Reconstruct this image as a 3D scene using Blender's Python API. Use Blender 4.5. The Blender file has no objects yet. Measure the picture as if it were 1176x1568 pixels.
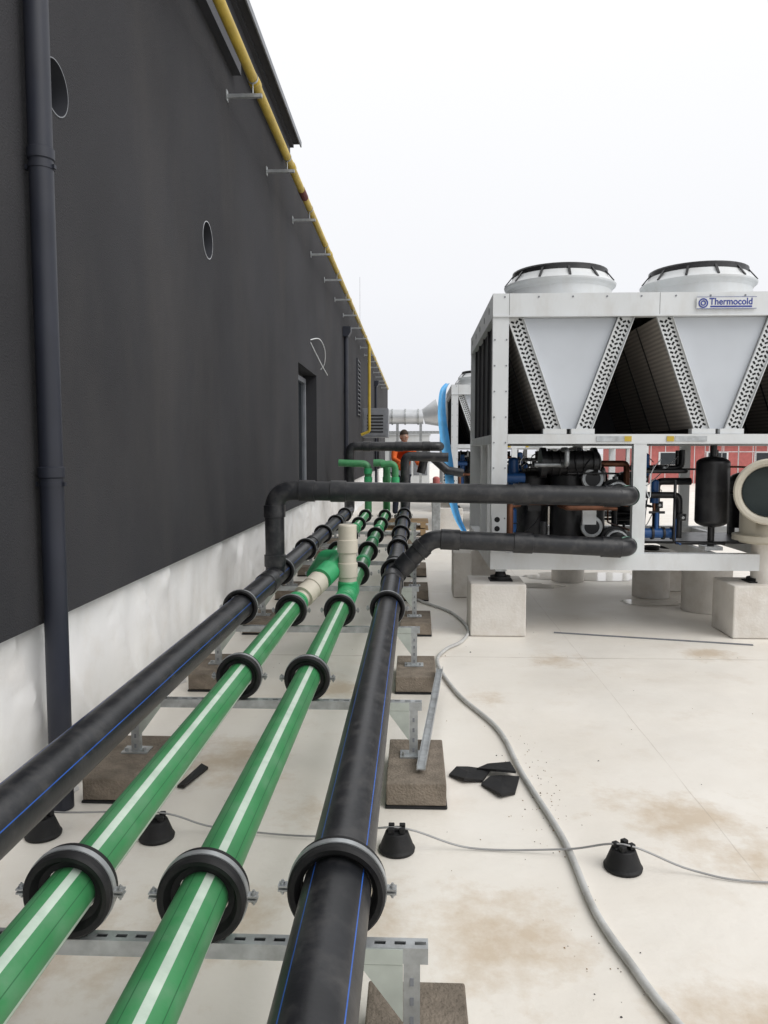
import bpy, bmesh, math, random
from mathutils import Vector, Matrix, noise as mnoise
random.seed(7)
R=math.radians
scene=bpy.context.scene
V=Vector
# ------------------------------------------------------------ materials
def mat(name,col,rough=0.6,metal=0.0,nscale=6.0,namt=0.15,bump=0.0,bscale=60.0,dirt=None,dirt_amt=0.0,dscale=3.0,spec=0.5,stretch=None):
    m=bpy.data.materials.new(name); m.use_nodes=True
    nt=m.node_tree; N=nt.nodes; L=nt.links
    b=N['Principled BSDF']
    b.inputs['Roughness'].default_value=rough; b.inputs['Metallic'].default_value=metal
    b.inputs['Specular IOR Level'].default_value=spec
    tc=N.new('ShaderNodeTexCoord')
    n=N.new('ShaderNodeTexNoise'); n.inputs['Scale'].default_value=nscale; n.inputs['Detail'].default_value=6
    L.new(tc.outputs['Object'],n.inputs['Vector'])
    r=N.new('ShaderNodeValToRGB')
    r.color_ramp.elements[0].position=0.3; r.color_ramp.elements[1].position=0.7
    r.color_ramp.elements[0].color=(*[c*(1-namt) for c in col],1)
    r.color_ramp.elements[1].color=(*[min(1,c*(1+namt)) for c in col],1)
    L.new(n.outputs['Fac'],r.inputs['Fac'])
    out=r.outputs['Color']
    if dirt:
        n2=N.new('ShaderNodeTexNoise'); n2.inputs['Scale'].default_value=dscale; n2.inputs['Detail'].default_value=9; n2.inputs['Roughness'].default_value=0.65
        if stretch:
            mp=N.new('ShaderNodeMapping'); mp.inputs['Scale'].default_value=stretch; L.new(tc.outputs['Object'],mp.inputs['Vector']); L.new(mp.outputs[0],n2.inputs['Vector'])
        else: L.new(tc.outputs['Object'],n2.inputs['Vector'])
        r2=N.new('ShaderNodeValToRGB'); r2.color_ramp.elements[0].position=0.48; r2.color_ramp.elements[1].position=0.72
        r2.color_ramp.elements[0].color=(0,0,0,1); r2.color_ramp.elements[1].color=(dirt_amt,)*3+(1,)
        L.new(n2.outputs['Fac'],r2.inputs['Fac'])
        mx=N.new('ShaderNodeMixRGB'); mx.inputs[2].default_value=(*dirt,1)
        L.new(r2.outputs['Color'],mx.inputs[0]); L.new(out,mx.inputs[1]); out=mx.outputs[0]
        ra=N.new('ShaderNodeMath'); ra.operation='MULTIPLY_ADD'; L.new(r2.outputs['Color'],ra.inputs[0]); ra.inputs[1].default_value=0.3; ra.inputs[2].default_value=rough
        L.new(ra.outputs[0],b.inputs['Roughness'])
    L.new(out,b.inputs['Base Color'])
    if bump>0:
        n3=N.new('ShaderNodeTexNoise'); n3.inputs['Scale'].default_value=bscale; n3.inputs['Detail'].default_value=5
        L.new(tc.outputs['Object'],n3.inputs['Vector'])
        bp=N.new('ShaderNodeBump'); bp.inputs['Strength'].default_value=bump; bp.inputs['Distance'].default_value=0.01
        L.new(n3.outputs['Fac'],bp.inputs['Height']); L.new(bp.outputs['Normal'],b.inputs['Normal'])
    return m
M={}
M['plaster']=mat('dark_plaster',(0.041,0.041,0.045),0.92,0,0.7,0.18,0.7,120,(0.085,0.080,0.077),0.4,1.1,0.22,(1,1,0.4))
M['fascia']=mat('fascia_metal',(0.045,0.047,0.056),0.55,0.2,2,0.1)
M['flash']=mat('flashing_edge',(0.22,0.23,0.25),0.5,0.5)
M['white_mem']=mat('white_membrane',(0.87,0.865,0.855),0.45,0,2,0.04,0.2,10,(0.62,0.57,0.5),0.35,3)
M['hdpe']=mat('black_polyethylene',(0.015,0.016,0.019),0.38,0,5,0.35,0.10,30,(0.10,0.095,0.09),0.45,10)
M['blue_stripe']=mat('blue_stripe',(0.02,0.10,0.42),0.45)
M['green']=mat('green_polypropylene',(0.046,0.235,0.085),0.42,0,6,0.14,0.05,30,(0.13,0.28,0.16),0.6,8)
M['green_dark']=mat('green_line',(0.025,0.13,0.05),0.5)
M['green_br']=mat('green_fitting',(0.04,0.36,0.14),0.4,0,10,.1)
M['gstripe']=mat('pale_stripe',(0.52,0.62,0.53),0.5,0,8,0.1,0,1,(0.3,0.42,0.33),0.5,11)
M['beige']=mat('beige_plastic',(0.58,0.54,0.45),0.45,0,4,0.08,0,1,(0.35,0.3,0.22),0.3,8)
M['rubber']=mat('black_rubber',(0.010,0.010,0.011),0.6,0,12,0.3,0.1,80,(0.04,0.038,0.035),0.4,14,.35)
M['galv']=mat('galvanised_steel',(0.46,0.48,0.49),0.42,0.7,18,0.2,0.05,60,(0.25,0.24,0.22),0.5,12)
M['gusset']=mat('pale_gusset_steel',(0.50,0.54,0.50),0.5,0.4,10,0.12)
M['paver']=mat('concrete_paver',(0.235,0.198,0.16),0.95,0,11,0.28,0.9,90,(0.12,0.10,0.08),0.6,6,0.2)
M['concrete']=mat('painted_concrete',(0.72,0.69,0.645),0.85,0,3,0.08,0.35,50,(0.45,0.38,0.3),0.45,4)
M['yellow']=mat('yellow_gas_paint',(0.52,0.37,0.04),0.45,0,4,0.15,0,1,(0.3,0.2,0.04),0.4,5)
M['rust']=mat('red_primer',(0.12,0.02,0.015),0.7)
M['rainpipe']=mat('anthracite_metal',(0.022,0.025,0.037),0.45,0.0,3,0.2,0.03,20,(0.06,0.06,0.065),0.5,3,0.4,(1,1,0.2))
M['cw']=mat('white_powder_coat',(0.68,0.70,0.71),0.38,0,2,0.05,0,1,(0.5,0.48,0.44),0.4,5,0.5,(1,1,.4))
M['panel']=mat('light_grey_panel',(0.56,0.59,0.63),0.4,0.15,1.2,0.1,0.02,8)
M['dark']=mat('dark_cavity',(0.008,0.008,0.009),0.8)
M['side_and_backing']=mat('dark_side_grille_and_backing',(0.05,0.05,0.055),0.6,0,3,.2)
M['bmetal']=mat('black_paint_metal',(0.012,0.012,0.014),0.35,0,6,0.3,0,1,(0.06,0.06,0.06),.4,6)
M['blue']=mat('blue_enamel',(0.02,0.09,0.27),0.35)
M['copper']=mat('copper',(0.22,0.10,0.06),0.5,0.7,10,.3)
M['orange']=mat('orange_hi_vis',(0.75,0.13,0.02),0.8)
M['navy']=mat('navy_trousers',(0.02,0.025,0.045),0.9)
M['skin']=mat('skin',(0.5,0.3,0.22),0.6)
M['hair']=mat('brown_hair',(0.04,0.025,0.015),0.8)
M['hose']=mat('pale_grey_hose',(0.52,0.52,0.51),0.5,0,5,0.12,0,1,(0.28,0.26,0.23),0.5,12)
M['wire']=mat('steel_wire',(0.33,0.33,0.33),0.5,0.5)
M['ltblue']=mat('light_blue_plastic',(0.13,0.42,0.72),0.4)
M['duct']=mat('galvanised_duct',(0.62,0.64,0.66),0.4,0.4,3,0.1)
M['red']=mat('red_cladding',(0.42,0.12,0.11),0.7)
M['greyc']=mat('grey_cabinet',(0.20,0.21,0.23),0.6)
M['glass']=mat('dark_glass',(0.02,0.025,0.03),0.08)
M['wood']=mat('pallet_wood',(0.32,0.22,0.12),0.85)
M['logo']=mat('logo_blue',(0.02,0.04,0.28),0.4)
M['teal']=mat('dark_teal',(0.035,0.05,0.05),0.6)
M['mint']=mat('mint_plastic',(0.35,0.62,0.5),0.5)
def coil():
    m=bpy.data.materials.new('coil_fins'); m.use_nodes=True
    N=m.node_tree.nodes; L=m.node_tree.links; b=N['Principled BSDF']
    tc=N.new('ShaderNodeTexCoord')
    w=N.new('ShaderNodeTexWave'); w.wave_type='BANDS'; w.bands_direction='Z'; w.inputs['Scale'].default_value=9; w.inputs['Distortion'].default_value=0.4
    L.new(tc.outputs['Object'],w.inputs['Vector'])
    n=N.new('ShaderNodeTexNoise'); n.inputs['Scale'].default_value=2.5; n.inputs['Detail'].default_value=6; L.new(tc.outputs['Object'],n.inputs['Vector'])
    r=N.new('ShaderNodeValToRGB'); r.color_ramp.elements[0].color=(0.22,0.205,0.19,1); r.color_ramp.elements[1].color=(0.62,0.57,0.52,1)
    mx=N.new('ShaderNodeMath'); mx.operation='MULTIPLY'; L.new(w.outputs['Fac'],mx.inputs[0]); L.new(n.outputs['Fac'],mx.inputs[1])
    ad=N.new('ShaderNodeMath'); ad.operation='ADD'; L.new(mx.outputs[0],ad.inputs[0]); ad.inputs[1].default_value=0.3
    L.new(ad.outputs[0],r.inputs['Fac']); L.new(r.outputs['Color'],b.inputs['Base Color'])
    b.inputs['Roughness'].default_value=0.6
    return m
M['coil']=coil()

# ------------------------------------------------------------ builder
class B:
    def __init__(s): s.v=[];s.f=[];s.m=[];s.sm=[];s.names=[]
    def mi(s,k):
        if k not in s.names: s.names.append(k)
        return s.names.index(k)
    def add(s,vs,fs,k,sm=False):
        o=len(s.v); s.v+= [tuple(a) for a in vs]
        for i,f in enumerate(fs):
            s.f.append(tuple(a+o for a in f)); s.m.append(s.mi(k if isinstance(k,str) else k[i])); s.sm.append(sm)
    def box(s,x0,x1,y0,y1,z0,z1,k,mtx=None):
        vs=[V((x,y,z)) for x in (x0,x1) for y in (y0,y1) for z in (z0,z1)]
        if mtx: vs=[mtx@a for a in vs]
        s.add(vs,[(0,1,3,2),(4,6,7,5),(0,4,5,1),(2,3,7,6),(0,2,6,4),(1,5,7,3)],k)
    def beam(s,p0,p1,w,h,k,up=V((0,0,1))):
        p0=V(p0);p1=V(p1);d=(p1-p0);l=d.length;d.normalize()
        x=d.cross(up)
        if x.length<1e-4: x=V((1,0,0))
        x.normalize(); u=x.cross(d)
        m=Matrix((( x.x,d.x,u.x,p0.x),(x.y,d.y,u.y,p0.y),(x.z,d.z,u.z,p0.z),(0,0,0,1)))
        s.box(-w/2,w/2,0,l,-h/2,h/2,k,m)
    def prism(s,poly,axis,a0,a1,k):
        n=len(poly)
        def P(q,a): return V((q[0],a,q[1])) if axis=='y' else (V((a,q[0],q[1])) if axis=='x' else V((q[0],q[1],a)))
        vs=[P(q,a0) for q in poly]+[P(q,a1) for q in poly]
        fs=[tuple(range(n)),tuple(range(2*n-1,n-1,-1))]+[(i,i+n,(i+1)%n+n,(i+1)%n) for i in range(n)]
        s.add(vs,fs,k)
    def tube(s,pts,r,k,n=20,caps=True,rf=None):
        pts=[V(p) for p in pts]; m=len(pts)
        rr=r if isinstance(r,(list,tuple)) else [r]*m
        T=[]
        for i in range(m):
            a=pts[max(0,i-1)];b=pts[min(m-1,i+1)]; T.append((b-a).normalized())
        up=V((0,0,1)) if abs(T[0].z)<0.9 else V((1,0,0))
        nrm=(up-T[0]*up.dot(T[0])).normalized()
        vs=[]
        for i in range(m):
            nrm=(nrm-T[i]*nrm.dot(T[i])).normalized(); bi=T[i].cross(nrm)
            for j in range(n):
                a=2*math.pi*j/n; vs.append(pts[i]+(nrm*math.cos(a)+bi*math.sin(a))*rr[i])
        fs=[];ks=[]
        for i in range(m-1):
            for j in range(n):
                fs.append((i*n+j,i*n+(j+1)%n,(i+1)*n+(j+1)%n,(i+1)*n+j)); ks.append(k if not rf else rf(j/n*360))
        s.add(vs,fs,ks,True)
        if caps:
            s.add(vs[:n],[tuple(range(n))[::-1]],k); s.add(vs[-n:],[tuple(range(n))],k)
    def cyl(s,p0,p1,r,k,n=20,r1=None,caps=True): s.tube([p0,p1],[r,r if r1 is None else r1],k,n,caps)
    def lathe(s,prof,o,ax,k,n=32,close=False):
        o=V(o);ax=V(ax).normalized(); t=V((0,0,1)) if abs(ax.z)<0.9 else V((1,0,0))
        a1=(t-ax*t.dot(ax)).normalized(); b1=ax.cross(a1)
        for i in range(len(prof)-1):
            p=prof[i];q=prof[i+1]
            vs=[]
            for (r,h) in ((p[0],p[1]),(q[0],q[1])):
                for j in range(n):
                    a=2*math.pi*j/n; vs.append(o+ax*h+(a1*math.cos(a)+b1*math.sin(a))*r)
            s.add(vs,[(j,(j+1)%n,n+(j+1)%n,n+j) for j in range(n)],p[2] if len(p)>2 else k,True)
    def dome(s,o,ax,r,h,k,n=24):
        s.lathe([(max(1e-4,r*math.cos(a)),h*math.sin(a)) for a in [i*math.pi/12 for i in range(7)]],o,ax,k,n)
    def build(s,name,parent=None,loc=(0,0,0),bevel=0):
        me=bpy.data.meshes.new(name); me.from_pydata(s.v,[],s.f)
        for k in s.names: me.materials.append(M[k])
        me.polygons.foreach_set('material_index',s.m); me.polygons.foreach_set('use_smooth',s.sm); me.update()
        ob=bpy.data.objects.new(name,me); bpy.context.collection.objects.link(ob); ob.location=loc
        if parent: ob.parent=parent
        if bevel:
            md=ob.modifiers.new('bevel','BEVEL'); md.width=bevel; md.segments=2; md.limit_method='ANGLE'; md.angle_limit=R(50)
        return ob
def inst(ob,name,loc,rotz=0):
    o=ob.copy(); o.name=name; bpy.context.collection.objects.link(o); o.location=loc; o.rotation_euler=(0,0,rotz); return o
def fillet(pts,rad,n=8):
    pts=[V(p) for p in pts]; out=[pts[0]]
    for i in range(1,len(pts)-1):
        a=(pts[i-1]-pts[i]).normalized(); b=(pts[i+1]-pts[i]).normalized()
        ang=a.angle(b); d=min(rad/math.tan(ang/2),0.48*min((pts[i-1]-pts[i]).length,(pts[i+1]-pts[i]).length))
        p=pts[i]+a*d;q=pts[i]+b*d
        for j in range(n+1):
            t=j/n; out.append(p*(1-t)**2+pts[i]*2*t*(1-t)+q*t*t)
    out.append(pts[-1]); return out
def smoothpath(pts,n=8):
    pts=[V(p) for p in pts]; out=[]
    for i in range(len(pts)-1):
        p0=pts[max(0,i-1)];p1=pts[i];p2=pts[i+1];p3=pts[min(len(pts)-1,i+2)]
        for j in range(n):
            t=j/n; out.append(0.5*((2*p1)+(p2-p0)*t+(2*p0-5*p1+4*p2-p3)*t*t+(3*p1-p0-3*p2+p3)*t**3))
    out.append(pts[-1]); return out
def empty(name,loc=(0,0,0)):
    e=bpy.data.objects.new(name,None); bpy.context.collection.objects.link(e); e.location=loc; return e

# ------------------------------------------------------------ roof deck
def roofmat(name,puddle=False):
    m=bpy.data.materials.new(name); m.use_nodes=True
    nt=m.node_tree;N=nt.nodes;L=nt.links;b=N['Principled BSDF']
    tc=N.new('ShaderNodeTexCoord'); P=tc.outputs['Object']
    def noi(sc,det=6,ro=0.5):
        n=N.new('ShaderNodeTexNoise'); n.inputs['Scale'].default_value=sc; n.inputs['Detail'].default_value=det; n.inputs['Roughness'].default_value=ro; L.new(P,n.inputs['Vector']); return n.outputs['Fac']
    def ramp(f,a,bb,ca=(0,0,0,1),cb=(1,1,1,1)):
        r=N.new('ShaderNodeValToRGB'); r.color_ramp.elements[0].position=a; r.color_ramp.elements[1].position=bb
        r.color_ramp.elements[0].color=ca; r.color_ramp.elements[1].color=cb; L.new(f,r.inputs['Fac']); return r.outputs['Color']
    def mix(f,a,c):
        x=N.new('ShaderNodeMixRGB')
        L.new(f,x.inputs[0]); L.new(a,x.inputs[1]); x.inputs[2].default_value=(*c,1); return x.outputs[0]
    def math_(op,a,bv):
        x=N.new('ShaderNodeMath'); x.operation=op
        for i,q in enumerate((a,bv)):
            if isinstance(q,(int,float)): x.inputs[i].default_value=q
            else: L.new(q,x.inputs[i])
        return x.outputs[0]
    col=ramp(noi(0.9,8,0.6),0.3,0.72,(0.76,0.71,0.635,1),(0.86,0.825,0.765,1))
    col=mix(math_('MULTIPLY',ramp(noi(2.3,9,0.7),0.54,0.78),0.34),col,(0.58,0.47,0.35))
    col=mix(math_('MULTIPLY',ramp(noi(14,9,0.75),0.58,0.72),0.15),col,(0.50,0.42,0.33))
    mask=None
    big=noi(4,7,0.7)
    for (x,y,rx) in [(1.17,3.3,0.34),(1.35,3.0,.2),(1.1,5.85,0.24),(0.27,2.43,0.34),(-0.98,3.85,0.34),(-1.25,2.2,0.4),(-0.55,5.1,0.35),(0.95,2.0,0.3),(2.3,6.1,.25),(-0.2,2.6,.25),(-.7,2.5,.3),(-.35,3.3,.22),(.5,4.9,.15)]:
        s=N.new('ShaderNodeVectorMath'); s.operation='DISTANCE'; L.new(P,s.inputs[0]); s.inputs[1].default_value=(x,y,0)
        d=math_('ADD',math_('DIVIDE',s.outputs['Value'],rx),math_('MULTIPLY',math_('SUBTRACT',big,0.5),3.6))
        k=math_('MAXIMUM',math_('SUBTRACT',1.0,d),0.0)
        mask=k if mask is None else math_('MAXIMUM',mask,k)
    col=mix(math_('MINIMUM',math_('MULTIPLY',mask,0.55),0.55),col,(0.47,0.33,0.18))
    sx=N.new('ShaderNodeSeparateXYZ'); L.new(P,sx.inputs[0])
    wob=math_('MULTIPLY',math_('SUBTRACT',noi(1.5,2),0.5),0.03)
    def seam(c,per,off,w):
        a=math_('ADD',math_('ADD',c,off),wob); f=math_('ABSOLUTE',math_('SUBTRACT',math_('FRACT',math_('DIVIDE',a,per),0),0.5),0)
        return math_('LESS_THAN',math_('MULTIPLY',f,per),w)
    s1=seam(sx.outputs[0],2.1,-0.25,0.003); s2=seam(sx.outputs[1],4.3,0.5,0.008)
    ss=math_('MULTIPLY',math_('MAXIMUM',math_('MULTIPLY',s1,.6),s2),ramp(noi(3,5),0.3,0.55))
    col=mix(math_('MULTIPLY',ss,0.55),col,(0.36,0.30,0.24))
    L.new(col,b.inputs['Base Color'])
    if puddle:
        b.inputs['Roughness'].default_value=0.06; b.inputs['Specular IOR Level'].default_value=1.0
    else:
        rg=ramp(noi(1.2,5),0.35,0.7,(0.32,)*3+(1,),(0.62,)*3+(1,)); L.new(rg,b.inputs['Roughness'])
        b.inputs['Specular IOR Level'].default_value=0.4
        bp=N.new('ShaderNodeBump'); bp.inputs['Strength'].default_value=0.5; bp.inputs['Distance'].default_value=0.01
        h=math_('ADD',math_('MULTIPLY',noi(3,4),2.2),math_('MULTIPLY',noi(38,5,0.65),0.28))
        L.new(h,bp.inputs['Height']); L.new(bp.outputs['Normal'],b.inputs['Normal'])
    return m
M['roof']=roofmat('roof_membrane'); M['wet']=roofmat('wet_membrane',True)
M['far']=mat('hazy_ground',(0.5,0.51,0.51),0.9,0,0.01,0.15)
b=B(); b.box(-6,70,-6,70,-0.5,0,'roof'); b.build('flat_roof')
b=B(); b.add([(-3000,-3000,-7),(3000,-3000,-7),(3000,3000,-7),(-3000,3000,-7)],[(0,1,2,3)],'far'); b.build('ground')
b=B()
b.box(-1.6,70,69.6,70.1,0.003,0.55,'white_mem'); b.box(69.6,70.1,-6,69.59,0.003,0.55,'white_mem'); b.build('roof_parapet')
b=B()
for (cx,cy,rx,ry,sd) in ((2.2,9.9,.75,.35,1),(1.3,9.2,.4,.2,4),(2.5,8.2,.35,.16,8)):
    n=48; vs=[(cx,cy,.004)]
    for i in range(n):
        a=2*math.pi*i/n; q=1+.45*mnoise.noise(V((math.cos(a)*1.6,math.sin(a)*1.6,sd)))+.15*mnoise.noise(V((math.cos(a)*5,math.sin(a)*5,sd)))
        vs.append((cx+rx*q*math.cos(a),cy+ry*q*math.sin(a),.004))
    b.add(vs,[(0,i+1,(i+1)%n+1) for i in range(n)],'wet')
b.build('rain_puddle')

# ------------------------------------------------------------ building wall
bld=empty('dark_rendered_building')
wb=B(); wb.box(-8,-1.65,-6,46,0.84,5.36,'plaster'); wall=wb.build('wall',bld)
cut=B()
cut.box(-1.87,-1.0,10.9,12.9,0.98,2.86,'plaster')
cut.box(-1.80,-1.0,33,34.5,1.0,3.0,'plaster')
cutters=[cut.build('cut')]
for (y,z,r) in ((3.60,3.26,.125),(6.19,3.27,.145)):
    c=B(); c.cyl((-1.95,y,z),(-1.0,y,z),r,'plaster',40)
    o=c.build('cut2'); bm=bmesh.new(); bm.from_mesh(o.data); bmesh.ops.remove_doubles(bm,verts=bm.verts,dist=1e-5); bmesh.ops.recalc_face_normals(bm,faces=bm.faces); bm.to_mesh(o.data); bm.free(); cutters.append(o)
for c in cutters:
    md=wall.modifiers.new('b','BOOLEAN'); md.operation='DIFFERENCE'; md.object=c; md.solver='EXACT'
bpy.context.view_layer.update()
dg=bpy.context.evaluated_depsgraph_get(); nm=bpy.data.meshes.new_from_object(wall.evaluated_get(dg)); wall.modifiers.clear(); wall.data=nm
for c in cutters: bpy.data.objects.remove(c)
b=B()
b.box(-1.649,-1.575,-6,7.15,4.97,5.20,'fascia')
b.box(-1.649,-1.56,-6,9.8,5.203,5.36,'fascia')
b.box(-8,-1.44,-6,9.84,5.402,5.43,'fascia')
b.box(-8,-1.52,-6,9.83,5.361,5.40,'fascia')
b.box(-1.439,-1.425,-6,9.85,5.37,5.435,'flash')
b.box(-8,-1.62,9.86,46,5.362,5.40,'fascia')
b.build('roof_cornice',bld)
for (y,z,kk,r) in ((3.60,3.26,'teal',.125),(6.19,3.27,'duct',.145)):
    b=B(); b.lathe([(r-.006,0.24,'fascia'),(r-.006,-0.004,'duct' if kk=='duct' else 'greyc'),(r-.001,-0.004,'greyc'),(r-.001,0.24)],(-1.65,y,z),(-1,0,0),'teal' if kk=='teal' else 'greyc',40)
    b.cyl((-1.78,y,z),(-1.785,y,z),r-.007,'teal' if kk=='teal' else 'fascia',40)
    if kk=='duct': b.prism([(y-.09,z-.09),(y-.03,z-.125),(y+.02,z-.11),(y-.02,z-.02),(y-.05,z+.06),(y-.09,z+.07)],'x',-1.70,-1.694,'duct')
    b.build('vent_sleeve',bld)
b=B()
b.box(-1.868,-1.82,10.95,11.02,1.0,2.80,'cw'); b.box(-1.868,-1.82,12.75,12.85,1.0,2.80,'greyc'); b.box(-1.868,-1.82,11.02,12.75,2.72,2.80,'greyc'); b.box(-1.868,-1.82,11.02,12.75,1.0,1.09,'cw')
b.box(-1.868,-1.82,11.85,11.97,1.09,2.72,'cw'); b.box(-1.866,-1.85,11.02,12.75,1.09,2.72,'glass')
b.build('window_frame',bld,bevel=0.004)
b=B()
b.box(-1.65,-1.60,21.6,21.66,2.6,4.2,'fascia'); b.box(-1.65,-1.60,22.5,22.56,2.6,4.2,'fascia')
for i in range(14): b.beam((-1.63,21.66,2.66+i*0.115),(-1.63,22.5,2.66+i*0.115),0.06,0.02,'greyc')
b.build('louvre',bld)
b=B(); ny=800;nz=20;vs=[];fs=[]
for i in range(ny+1):
    y=-6+46*i/ny
    for j in range(nz+1):
        z=0.855*j/nz
        f=mnoise.noise(V((y*2.3+z*.8,z*0.9,9)))
        x=-1.715+0.040*mnoise.noise(V((y*1.5,z*1.2,0)))+0.020*mnoise.noise(V((y*5.5,z*2.0,4)))+0.035*max(0,1-abs(f)*9)
        if j<4: x+=0.09*(1-j/4)**2
        vs.append((min(x,-1.658),y,z+0.002) if j>15 else (x,y,z+.002))
for i in range(ny):
    for j in range(nz):
        a=i*(nz+1)+j; fs.append((a,a+nz+1,a+nz+2,a+1))
b.add(vs,fs,'white_mem',True); b.build('membrane_upstand',bld)
def rainpipe(y,z1,collars,head=False):
    b=B(); x=-1.585
    b.cyl((x,y,0.003),(x,y,z1),0.05,'rainpipe',28)
    for z in collars:
        b.lathe([(0.05,-0.025),(0.056,-0.02),(0.056,0.022),(0.05,0.026)],(x,y,z),(0,0,1),'rainpipe',28)
        b.box(-1.65,x-0.045,y-0.012,y+0.012,z-0.06,z-0.04,'rainpipe'); b.lathe([(0.05,-0.06),(0.053,-0.06),(0.053,-0.04),(0.05,-0.04)],(x,y,z),(0,0,1),'rainpipe',28)
        b.box(x+0.05,x+0.062,y-.01,y+.01,z-0.058,z-0.042,'rainpipe')
    if head: b.prism([(x-0.06,z1),(x+0.06,z1),(x+0.12,z1+0.10),(x+0.12,z1+0.22),(x-0.06,z1+0.22)],'y',y-0.13,y+0.13,'rainpipe')
    return b.build('rain_downpipe')
rainpipe(3.3,4.95,(1.51,2.85,4.4))
rainpipe(17.7,4.2,(1.6,3.0),True)
rainpipe(31,4.2,(1.6,3.0),True)
b=B(); gx=-1.42; gz=4.83
b.tube([(gx,-5,gz),(gx,40,gz)],0.043,'yellow',20)
for y in (3.8,7.0,9.0,12.9,16.7,22,27): b.lathe([(0.043,-0.05),(0.052,-0.045),(0.052,0.045),(0.043,0.05)],(gx,y,gz),(0,1,0),'yellow',20)
b.lathe([(0.0435,-0.15),(0.047,-0.15),(0.047,0.15),(0.0435,0.15)],(gx,9.9,gz),(0,1,0),'rust',20)
b.tube(fillet([(gx,22.8,gz),(gx+0.06,22.8,gz-.12),(gx+0.06,22.8,2.2),(-1.6,22.8,2.1)],0.1),0.043,'yellow',16)
b.build('yellow_gas_pipe')
br=B()
br.beam((-1.648,0,-0.15),(-1.34,0,-0.15),0.035,0.03,'galv'); br.box(-1.649,-1.642,-0.03,0.03,-0.19,-0.10,'galv')
br.cyl((gx,0,-0.135),(gx,0,-0.04),0.006,'galv',8); br.lathe([(0.044,-0.012),(0.048,-0.012),(0.048,0.012),(0.044,0.012)],(gx,0,0),(0,1,0),'galv')
bo=None
y=1.5
while y<39:
    if bo is None: bo=br.build('pipe_bracket',None,(0,y,gz))
    else: inst(bo,'pipe_bracket',(0,y,gz))
    y+=1.8
b=B()
b.tube(smoothpath([(-1.66,12.2,3.35),(-1.56,12.6,3.42),(-1.52,13.0,3.3),(-1.55,13.2,3.1),(-1.62,13.25,3.0)]),0.008,'cw',8)
b.tube(smoothpath([(-1.66,12.2,3.33),(-1.56,12.8,3.05),(-1.5,13.2,2.9)]),0.008,'cw',8)
b.tube(smoothpath([(-1.66,2.75,0.84),(-1.60,2.74,0.8),(-1.61,2.72,0.55),(-1.63,2.76,0.3),(-1.59,2.7,0.28),(-1.60,2.74,0.5)]),0.004,'wire',8)
b.build('loose_wall_cable')
b=B(); b.box(-1.649,-0.85,24,25,2.05,2.95,'greyc'); b.box(-1.6,-0.9,23.985,23.999,2.1,2.9,'greyc')
for i in range(6): b.box(-1.5,-1.0,23.97,23.984,2.2+i*.1,2.24+i*.1,'dark')
b.build('wall_ventilation_box',bevel=0.01)

# ------------------------------------------------------------ pipes
YEND=14.0
def stripes(base,lst):
    def f(a):
        a=(a+2.5)%360
        for (c,w,k) in lst:
            d=abs((a-c+180)%360-180)
            if d<w/2: return k
        return base
    return f
def mainpipe(b,x,z,r,rf,k,y0=-1.5,y1=YEND): b.tube([(x,y0,z),(x,y1,z)],r,k,144,True,rf)
XS=[-1.215,-0.86,-0.522,-0.19]
ZB=0.522; ZG=0.503; RB=0.085; RG=0.0625
S=[1.82,3.68,5.28,6.88,8.48,10.08,11.68,13.2]
def sleeve(b,p,ax,r,l,k,n=32):
    b.lathe([(r,-l/2-0.004),(r+0.010,-l/2),(r+0.010,l/2),(r,l/2+0.004)],p,ax,k,n)
b=B()
bs=stripes('hdpe',[(-38,4,'blue_stripe'),(52,4,'blue_stripe'),(142,4,'blue_stripe'),(232,4,'blue_stripe')])
mainpipe(b,XS[3],ZB,RB,bs,'hdpe')
for y in (6.35,7.35,9.2,12.2): sleeve(b,(XS[3],y,ZB),(0,1,0),RB,0.2,'hdpe')
XE=1.835
path=fillet([(XS[3],6.62,ZB),(0.14,6.6,0.856),(XE,6.58,0.785),(XE,7.3,0.785)],0.17,10)
b.tube(path,0.079,'hdpe',72,True,stripes('hdpe',[(80,5,'blue_stripe'),(260,5,'blue_stripe')]))
dv=V((0.33,-.02,0.334)).normalized(); sleeve(b,V((XS[3],6.62,ZB))+dv*0.16,dv,0.079,0.12,'hdpe'); sleeve(b,V((0.14,6.6,.856))-dv*0.12,dv,0.079,0.06,'hdpe')
for x in (0.30,0.92,XE-.17): sleeve(b,(x,6.595,0.856-(x-.14)*.0417),(1,0,-0.04),0.079,0.16,'hdpe')
b.tube([(XE,6.70,0.785),(XE,6.74,0.785)],0.083,'mint',40,False)
b.build('black_water_pipe')
b=B(); mainpipe(b,XS[0],ZB,RB,stripes('hdpe',[(68,4,'blue_stripe'),(158,4,'blue_stripe'),(248,4,'blue_stripe'),(-22,4,'blue_stripe')]),'hdpe')
for y in (6.25,7.0,9.0,12.2): sleeve(b,(XS[0],y,ZB),(0,1,0),RB,0.2,'hdpe')
path=fillet([(XS[0],6.6,ZB),(XS[0],6.6,1.27),(XE,6.58,1.225),(XE,7.3,1.225)],0.17,10)
b.tube(path,0.083,'hdpe',72,True,stripes('hdpe',[(100,5,'blue_stripe'),(10,5,'blue_stripe')]))
sleeve(b,(XS[0],6.6,0.66),(0,0,1),0.083,0.10,'hdpe')
for x in (-0.93,-0.66,0.9,XE-.17): sleeve(b,(x,6.597,1.27-(x+1.2)*.0148),(1,0,-0.014),0.083,0.13,'hdpe')
sleeve(b,(XS[0],6.6,1.09),(0,0,1),0.083,0.10,'hdpe')
b.tube([(XE,6.68,1.225),(XE,6.73,1.225)],0.088,'mint',40,False)
b.build('black_water_pipe')
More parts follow.
